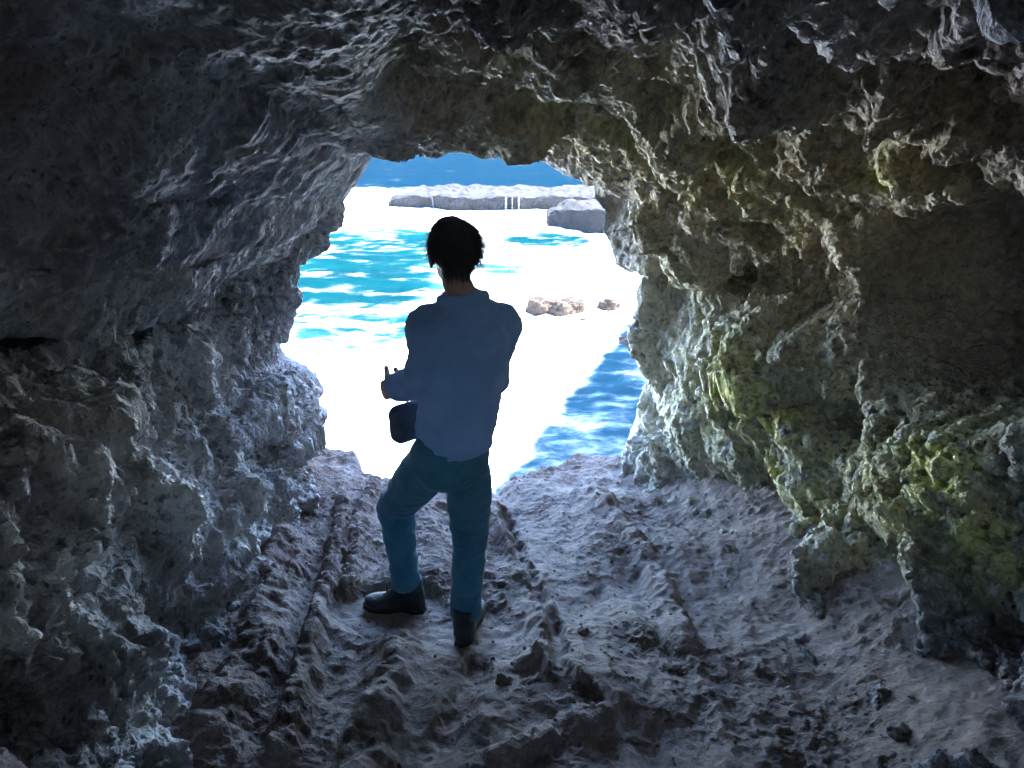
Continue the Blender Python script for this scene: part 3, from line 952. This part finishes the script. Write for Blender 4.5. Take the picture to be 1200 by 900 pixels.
# left hand half closed in front of the belly with its thumb up; right hand folded behind it
hand(haL, elL, rgt, Vector((0, 0, 1)), (R(55), R(60), R(40)), 1.0)
hand(haR, elR, -fwd + Vector((0, 0, -.3)), Vector((0, 0, 1)), (R(50), R(60), R(45)), 1.0)
body = fuse('person', bm, M_SKIN, .0030, None, 2)
body.location = ORG
tag(body, 'man seen from behind in jacket, jeans and boots, standing in the cave mouth', 'person')
# eyes
for sx in (-1, 1):
    bm = bmesh.new(); ellipsoid(bm, hp(sx * .032, .0745, .004), (.0125, .0125, .0115), HR, 3)
    me = bpy.data.meshes.new('eye'); bm.to_mesh(me); bm.free()
    for p in me.polygons: p.use_smooth = True
    me.materials.append(plain_material('eye_white', (.55, .53, .5), .2)); put(bpy.data.objects.new('eye', me), body)

# ---- jacket
def folds(amp, sc_, seed, axis_scale=(1, 1, 2.2)):
    def fn(V):
        return amp * ridged(V * np.array(axis_scale), sc_, 2, seed) * .6 + amp * .7 * fbm(V, sc_ * .6, 2, seed + 7)
    return fn
bm = bmesh.new()
hem = W3(533, 515, 2.48)
mid1 = lerp(chest, hem, .34); mid2 = lerp(chest, hem, .70)
sd = rgt
lathe_tube(bm, spline([(neck + Vector((0, -.012, .028)), .060, .056), (neck + Vector((0, -.01, -.005)), .078, .068), (lerp(neck, chest, .72), .112, .085),
                       (chest + Vector((0, 0, -.045)) , .150, .108), (mid1, .158, .118), (mid2 + Vector((.004, 0, 0)), .150, .118), (lerp(chest, hem, .93), .142, .116), (hem + Vector((0, 0, -.02)), .138, .113)]), 28, up_hint=fwd)
for s_, e_, h_, sx in ((shL, elL, haL, -1), (shR, elR, haR, 1)):
    wr_ = lerp(e_, h_, .70)
    lathe_tube(bm, spline([(lerp(chest, s_, .35) + Vector((0, 0, .0)), .06, .062), (s_, .066, .064), (lerp(s_, e_, .35), .060, .062), (lerp(s_, e_, .75), .054, .058), (e_, .050, .052),
                           (lerp(e_, wr_, .35), .052, .052), (lerp(e_, wr_, .8), .047, .047), (wr_, .046, .045)]), 20)
# trapezius slope and collar
for s_ in (shL, shR):
    lathe_tube(bm, spline([(neck + Vector((0, -.005, -.005)), .05, .05), (lerp(neck, s_, .55) + Vector((0, 0, -.005)), .052, .046), (s_ + Vector((0, 0, .006)), .052, .052)]), 16)
jk = fuse('jacket', bm, M_JACKET, .007, body, 5, folds(.015, 6.5, 1001, (1, 1, 2.2)))

for nm, path in (('collar', [neck + rgt * (.083 * math.cos(a)) + fwd * (.074 * math.sin(a) - .004) + Vector((0, 0, .006 + .012 * math.sin(a * 1.0 + 3.14))) for a in np.linspace(0, 2 * math.pi, 25)]),
                 ('hem_band', [hem + Vector((0, 0, -.016)) + rgt * (.141 * math.cos(a)) + fwd * (.116 * math.sin(a)) for a in np.linspace(0, 2 * math.pi, 33)])):
    bm = bmesh.new()
    lathe_tube(bm, [(tuple(p), .012 if nm == 'collar' else .007, .022 if nm == 'collar' else .017) for p in path], 12, up_hint=(0, 0, 1))
    fuse(nm, bm, M_JACKET, .005, jk, 2, folds(.002, 30, 1051))

# ---- jeans
bm = bmesh.new()
lathe_tube(bm, spline([(lerp(chest, hem, .9), .125, .098), (pelv + Vector((0, 0, .02)), .150, .110), (pelv + Vector((0, 0, -.06)), .142, .108), (pelv + Vector((0, 0, -.10)), .105, .09)]), 24, up_hint=fwd)
shinL = lerp(knL, anL, .92); shinR = lerp(knR, anR, .98)
lathe_tube(bm, spline([(lerp(pelv, hipL, .7) + Vector((0, 0, .03)), .088, .095), (lerp(hipL, knL, .3), .086, .092), (lerp(hipL, knL, .72), .076, .078), (knL, .070, .070), (lerp(knL, anL, .25), .066, .067),
                       (lerp(knL, anL, .6), .060, .062), (shinL, .054, .056)]), 22)
lathe_tube(bm, spline([(lerp(pelv, hipR, .7) + Vector((0, 0, .03)), .086, .095), (lerp(hipR, knR, .3), .084, .09), (lerp(hipR, knR, .72), .074, .077), (knR, .066, .068), (lerp(knR, anR, .25), .062, .066),
                       (lerp(knR, anR, .6), .056, .060), (lerp(knR, anR, .85), .056, .058), (shinR, .060, .060)]), 22)
# rolled cuff folds
lathe_tube(bm, spline([(lerp(knL, anL, .86), .055, .057), (lerp(knL, anL, .89), .062, .064), (lerp(knL, anL, .925), .062, .064), (lerp(knL, anL, .945), .054, .056)]), 22)
jn = fuse('jeans', bm, M_JEANS, .0065, body, 4, folds(.011, 9, 1101, (.8, .8, 2.2)))

# ---- boots
def boot(an, toe_dir, sole_z, name='boot', tip=0.0):
    td = Vector(toe_dir).normalized(); sd_ = Vector((td.y, -td.x, 0))
    base = Vector((an.x, an.y, sole_z))
    def q(f, s_, z): return base + td * f + sd_ * s_ + Vector((0, 0, z))
    bmu = bmesh.new()
    lathe_tube(bmu, spline([(q(-.012, 0, .165), .048, .054), (q(-.014, 0, .125), .046, .052), (q(-.016, 0, .085), .046, .056), (q(-.012, 0, .05), .043, .062), (q(-.012, 0, .022), .042, .064)]), 20, up_hint=td)
    lathe_tube(bmu, spline([(q(-.055, 0, .05), .036, .034), (q(-.02, 0, .055), .042, .040), (q(.04, 0, .052), .044, .040), (q(.09, .004, .045), .047, .030), (q(.14, .006, .038), .048, .024), (q(.175, .006, .035), .042, .020), (q(.197, .004, .032), .024, .014)]), 20, up_hint=(0, 0, 1))
    lathe_tube(bmu, spline([(q(.01, 0, .12), .032, .03), (q(.055, 0, .082), .036, .03), (q(.10, .004, .052), .038, .02)]), 16, up_hint=(0, 0, 1))
    up_ = fuse(name, bmu, M_BOOT, .0045, body, 3, folds(.0022, 22, 1201))
    # sole
    out = [(-.078, 0), (-.070, .030), (-.03, .040), (.03, .038), (.09, .050), (.14, .053), (.18, .044), (.205, .022), (.210, 0), (.203, -.022), (.175, -.040), (.13, -.046), (.08, -.042), (.03, -.034), (-.03, -.038), (-.070, -.030)]
    bms = bmesh.new()
    lay = []
    for z, g in ((.002, .93), (.006, 1.0), (.020, 1.0), (.026, .96)):
        lay.append([bms.verts.new(q(.066 + (f - .066) * g, s_ * g, z + (0.012 if (.02 < f < .05 and z < .01) else 0))) for f, s_ in out])
    for A, B in zip(lay[:-1], lay[1:]):
        for k_ in range(len(out)): bms.faces.new((A[k_], A[(k_ + 1) % len(out)], B[(k_ + 1) % len(out)], B[k_]))
    bms.faces.new(lay[0][::-1]); bms.faces.new(lay[-1])
    bmesh.ops.recalc_face_normals(bms, faces=bms.faces)
    me = bpy.data.meshes.new('sole'); bms.to_mesh(me); bms.free(); me.materials.append(M_SOLE)
    put(bpy.data.objects.new('sole', me), up_)
    bml = bmesh.new()
    for k_ in range(5):
        f, z = .055 + .018 * (4 - k_) * .8 - .02, .075 + .017 * k_
        f = .102 - .019 * k_; z = .074 + .017 * k_
        lathe_tube(bml, spline([(q(f - .01, -.030, z - .012), .0028, .0028), (q(f + .008, 0, z + .004), .0030, .0030), (q(f - .01, .030, z - .012), .0028, .0028)], 4), 6)
    for s_ in (-1, 1):
        lathe_tube(bml, spline([(q(.045, 0, .148), .0028, .0028), (q(.072, s_ * .022, .160), .0028, .0028), (q(.085, s_ * .040, .145), .0028, .0028), (q(.070, s_ * .026, .134), .0028, .0028), (q(.045, 0, .146), .0028, .0028)], 4), 6)
        lathe_tube(bml, spline([(q(.045, 0, .147), .0025, .0025), (q(.080, s_ * .02, .135), .0025, .0025), (q(.09, s_ * .028, .10), .0025, .0025)], 4), 6)
    me = bpy.data.meshes.new('laces'); bml.to_mesh(me); bml.free(); me.materials.append(M_LACE)
    for p in me.polygons: p.use_smooth = True
    put(bpy.data.objects.new('laces', me), up_)
    return up_
zl = FOOT['left'][0][2] - ORG[2]; zr = FOOT['right'][0][2] - ORG[2]
print('feet', anL, anR, zl, zr)
boot(anL, (-1, .10, 0), zl - .0)
boot(anR, (.18, 1, 0), zr + .0)

# ---- hair: a cap with a few thousand tapered locks
bm = bmesh.new()
ellipsoid(bm, hp(0, -.018, .030), (.083, .098, .088), HR)
ellipsoid(bm, hp(0, -.050, -.010), (.072, .058, .066), HR)
ellipsoid(bm, hp(0, .02, .065), (.066, .07, .058), HR)
hair = fuse('hair', bm, M_HAIR, .004, body, 4, lambda V: .003 * fbm(V, 40, 3, 1301))
hv = np.array([v.co[:] for v in hair.data.vertices]); hn = np.array([v.normal[:] for v in hair.data.vertices])
hrel = np.array([list(HR.inverted() @ (Vector(v) - hd)) for v in hv])
ok = np.where((hrel[:, 2] > -.055) & ~((hrel[:, 1] > .055) & (hrel[:, 2] < .06)))[0]
HV, HF = [], []
crown = hp(.005, -.035, .11)
for i in rng.choice(ok, 7000):
    p = Vector(hv[i]); n_ = Vector(hn[i])
    away = (p - crown); away = away - n_ * away.dot(n_)
    if away.length > 1e-5: away.normalize()
    r_ = hrel[i]
    low = 1.0 if r_[2] < -.01 else 0.0
    g = away * 1.0 + n_ * (.04 + .14 * rng.random()) + Vector(rng.normal(0, .10, 3)) + Vector((.10, 0, -.25 - .2 * low))
    g.normalize()
    if abs(r_[0]) > .055 and r_[2] < .004: continue
    L = rng.uniform(.03, .07)
    if rng.random() < .06: L *= 1.35; g = (g + n_ * .35).normalized() * (.45 if r_[2] < -.02 else 1.0)
    if r_[0] > .045 and r_[2] > -.005: L *= 1.35; g = (g + Vector((.25, 0, -.05))).normalized()
    side_ = g.cross(n_)
    if side_.length < 1e-4: continue
    side_.normalize(); w = rng.uniform(.0005, .0011)
    dn = Vector((0, 0, -.35))
    p0 = p - n_ * .002; p1 = p + g * L * .55; p2 = p + (g + dn * .5).normalized() * L
    b0 = len(HV); nn = n_ * w * .6
    HV += [p0 - side_ * w, p0 + side_ * w, p0 + nn * 1.5, p1 - side_ * w * .8, p1 + side_ * w * .8, p1 + nn, p2]
    HF += [(b0, b0 + 1, b0 + 4), (b0, b0 + 4, b0 + 3), (b0 + 1, b0 + 2, b0 + 5), (b0 + 1, b0 + 5, b0 + 4), (b0 + 2, b0, b0 + 3), (b0 + 2, b0 + 3, b0 + 5), (b0 + 3, b0 + 4, b0 + 6), (b0 + 4, b0 + 5, b0 + 6), (b0 + 5, b0 + 3, b0 + 6)]
bmh = bmesh.new(); bmh.from_mesh(hair.data)
vs_ = [bmh.verts.new(v) for v in HV]
for t in HF: bmh.faces.new([vs_[q] for q in t])
bmh.to_mesh(hair.data); bmh.free()
for p in hair.data.polygons: p.use_smooth = True

# ---- shoulder bag worn in front of his left hip
bg = W3(482, 493, 2.60)
bag_root = bpy.data.objects.new('waist_bag', None); put(bag_root)
bag_root.location = Vector(ORG) + bg
tag(bag_root, 'small dark pouch bag hanging in front of the man at his left hip', 'bag')
bm = bmesh.new()
BM = Matrix.Rotation(yaw + R(10), 4, 'Z')
bmesh.ops.create_cube(bm, size=1, matrix=BM @ Matrix.Diagonal((.18, .085, .15, 1)))
bmesh.ops.bevel(bm, geom=bm.edges[:], offset=.036, segments=6, affect='EDGES', profile=.5)
fuse('pouch', bm, M_BAG, .005, bag_root, 3, folds(.003, 16, 1401))
bm = bmesh.new()
bmesh.ops.create_cube(bm, size=1, matrix=BM @ Matrix.Translation((0, .045, -.018)) @ Matrix.Diagonal((.12, .022, .075, 1)))
bmesh.ops.bevel(bm, geom=bm.edges[:], offset=.009, segments=3, affect='EDGES')
fuse('front_pocket', bm, M_BAG, .004, bag_root, 2, None)
bm = bmesh.new()
lathe_tube(bm, spline([((BM @ Vector((-.075, 0, .062))), .002, .002), ((BM @ Vector((0, .002, .068))), .002, .002), ((BM @ Vector((.075, 0, .062))), .002, .002)], 4), 8)
me = bpy.data.meshes.new('zipper'); bm.to_mesh(me); bm.free(); me.materials.append(M_SOLE); put(bpy.data.objects.new('zipper', me), bag_root)
# strap over the shoulder
def strap(pts, w=.016, th=.0022):
    bm = bmesh.new(); rings = []
    P_ = [Vector(p) for p in pts]
    for i, p in enumerate(P_):
        t = (P_[min(i + 1, len(P_) - 1)] - P_[max(i - 1, 0)]).normalized()
        n_ = (p + bg - (lerp(chest, hem, .4))); n_.z = n_.z * .4; n_ = (n_ - t * n_.dot(t)).normalized(); s_ = t.cross(n_)
        rings.append([bm.verts.new(p + s_ * a * w + n_ * b_ * th) for a, b_ in ((-1, 0), (1, 0), (1, 2), (-1, 2))])
    for A, B in zip(rings[:-1], rings[1:]):
        for k_ in range(4): bm.faces.new((A[k_], A[(k_ + 1) % 4], B[(k_ + 1) % 4], B[k_]))
    bm.faces.new(rings[0][::-1]); bm.faces.new(rings[-1])
    bmesh.ops.recalc_face_normals(bm, faces=bm.faces)
    me = bpy.data.meshes.new('strap'); bm.to_mesh(me); bm.free(); me.materials.append(M_BAG)
    return put(bpy.data.objects.new('strap', me), bag_root)
bag_pts = [BM @ Vector((.08, 0, .05))]
c0 = lerp(chest, hem, .55) - bg
bag_pts += [c0 + fwd * .135 + rgt * .02, c0 + fwd * .10 + rgt * .11 + Vector((0, 0, .1))]
strap([tuple(p) for p in spline([((q.x, q.y, q.z), 1, 1) for q in bag_pts], 6) for p in [p[0]]])

# ------------------------------------------------------------------ AIR
bm = bmesh.new()
bmesh.ops.create_cube(bm, size=1, matrix=Matrix.Translation((0, 0, 0)))
bx = (-5200, 5200, -320, 2700, SEA - 4, 45)
for v in bm.verts:
    v.co = ((bx[0] if v.co.x < 0 else bx[1]), (bx[2] if v.co.y < 0 else bx[3]), (bx[4] if v.co.z < 0 else bx[5]))
me = bpy.data.meshes.new('haze'); bm.to_mesh(me); bm.free()
hm = NB('sea_haze')
pv = hm.n('ShaderNodeVolumePrincipled')
pv.inputs['Color'].default_value = (.70, .86, 1.0, 1)
pv.inputs['Density'].default_value = .00006
pv.inputs['Anisotropy'].default_value = .6
hm.l(pv.outputs[0], hm.out.inputs['Volume'])
me.materials.append(hm.m)
hz = put(bpy.data.objects.new('haze', me))
tag(hz, kind='stuff', label='thin bright sea haze')

# ------------------------------------------------------------------ LIGHT
SUN_EL = R(50)
sdir = Vector((.93, .36, 0)).normalized() * math.cos(SUN_EL) + Vector((0, 0, math.sin(SUN_EL)))
w = bpy.data.worlds.new('World'); SC.world = w; w.use_nodes = True
nt = w.node_tree
bgN = nt.nodes['Background'] if 'Background' in nt.nodes else nt.nodes.new('ShaderNodeBackground')
sk = nt.nodes.new('ShaderNodeTexSky'); sk.sky_type = 'NISHITA'; sk.sun_disc = False
sk.sun_elevation = SUN_EL; sk.sun_rotation = math.atan2(sdir.x, sdir.y)
sk.air_density = 1.0; sk.dust_density = .6; sk.ozone_density = 1.5
nt.links.new(sk.outputs[0], bgN.inputs['Color']); bgN.inputs['Strength'].default_value = .15
L = bpy.data.lights.new('sun', 'SUN'); L.energy = 5.0; L.angle = R(.53); L.color = (1.0, .96, .90)
so = put(bpy.data.objects.new('sun', L)); so.rotation_euler = sdir.to_track_quat('Z', 'Y').to_euler()

# ------------------------------------------------------------------ CAMERA
cam = bpy.data.cameras.new('camera'); co = put(bpy.data.objects.new('camera', cam))
cam.sensor_width = 36; cam.lens = 36 * F / 1200; cam.clip_start = .05; cam.clip_end = 20000
co.location = (0, 0, 0); co.rotation_euler = (math.pi / 2 - PITCH, 0, 0)
SC.camera = co
SC.view_settings.view_transform = 'Standard'; SC.view_settings.look = 'None'
SC.view_settings.use_white_balance = True; SC.view_settings.white_balance_temperature = 5700; SC.view_settings.gamma = 1; SC.view_settings.exposure = 4.5
SC.render.engine = 'CYCLES'
cy = SC.cycles
cy.use_denoising = True
cy.max_bounces = 10; cy.diffuse_bounces = 6; cy.glossy_bounces = 3; cy.volume_bounces = 1
cy.sample_clamp_indirect = 12
cy.use_adaptive_sampling = False
cy.caustics_reflective = False; cy.caustics_refractive = False
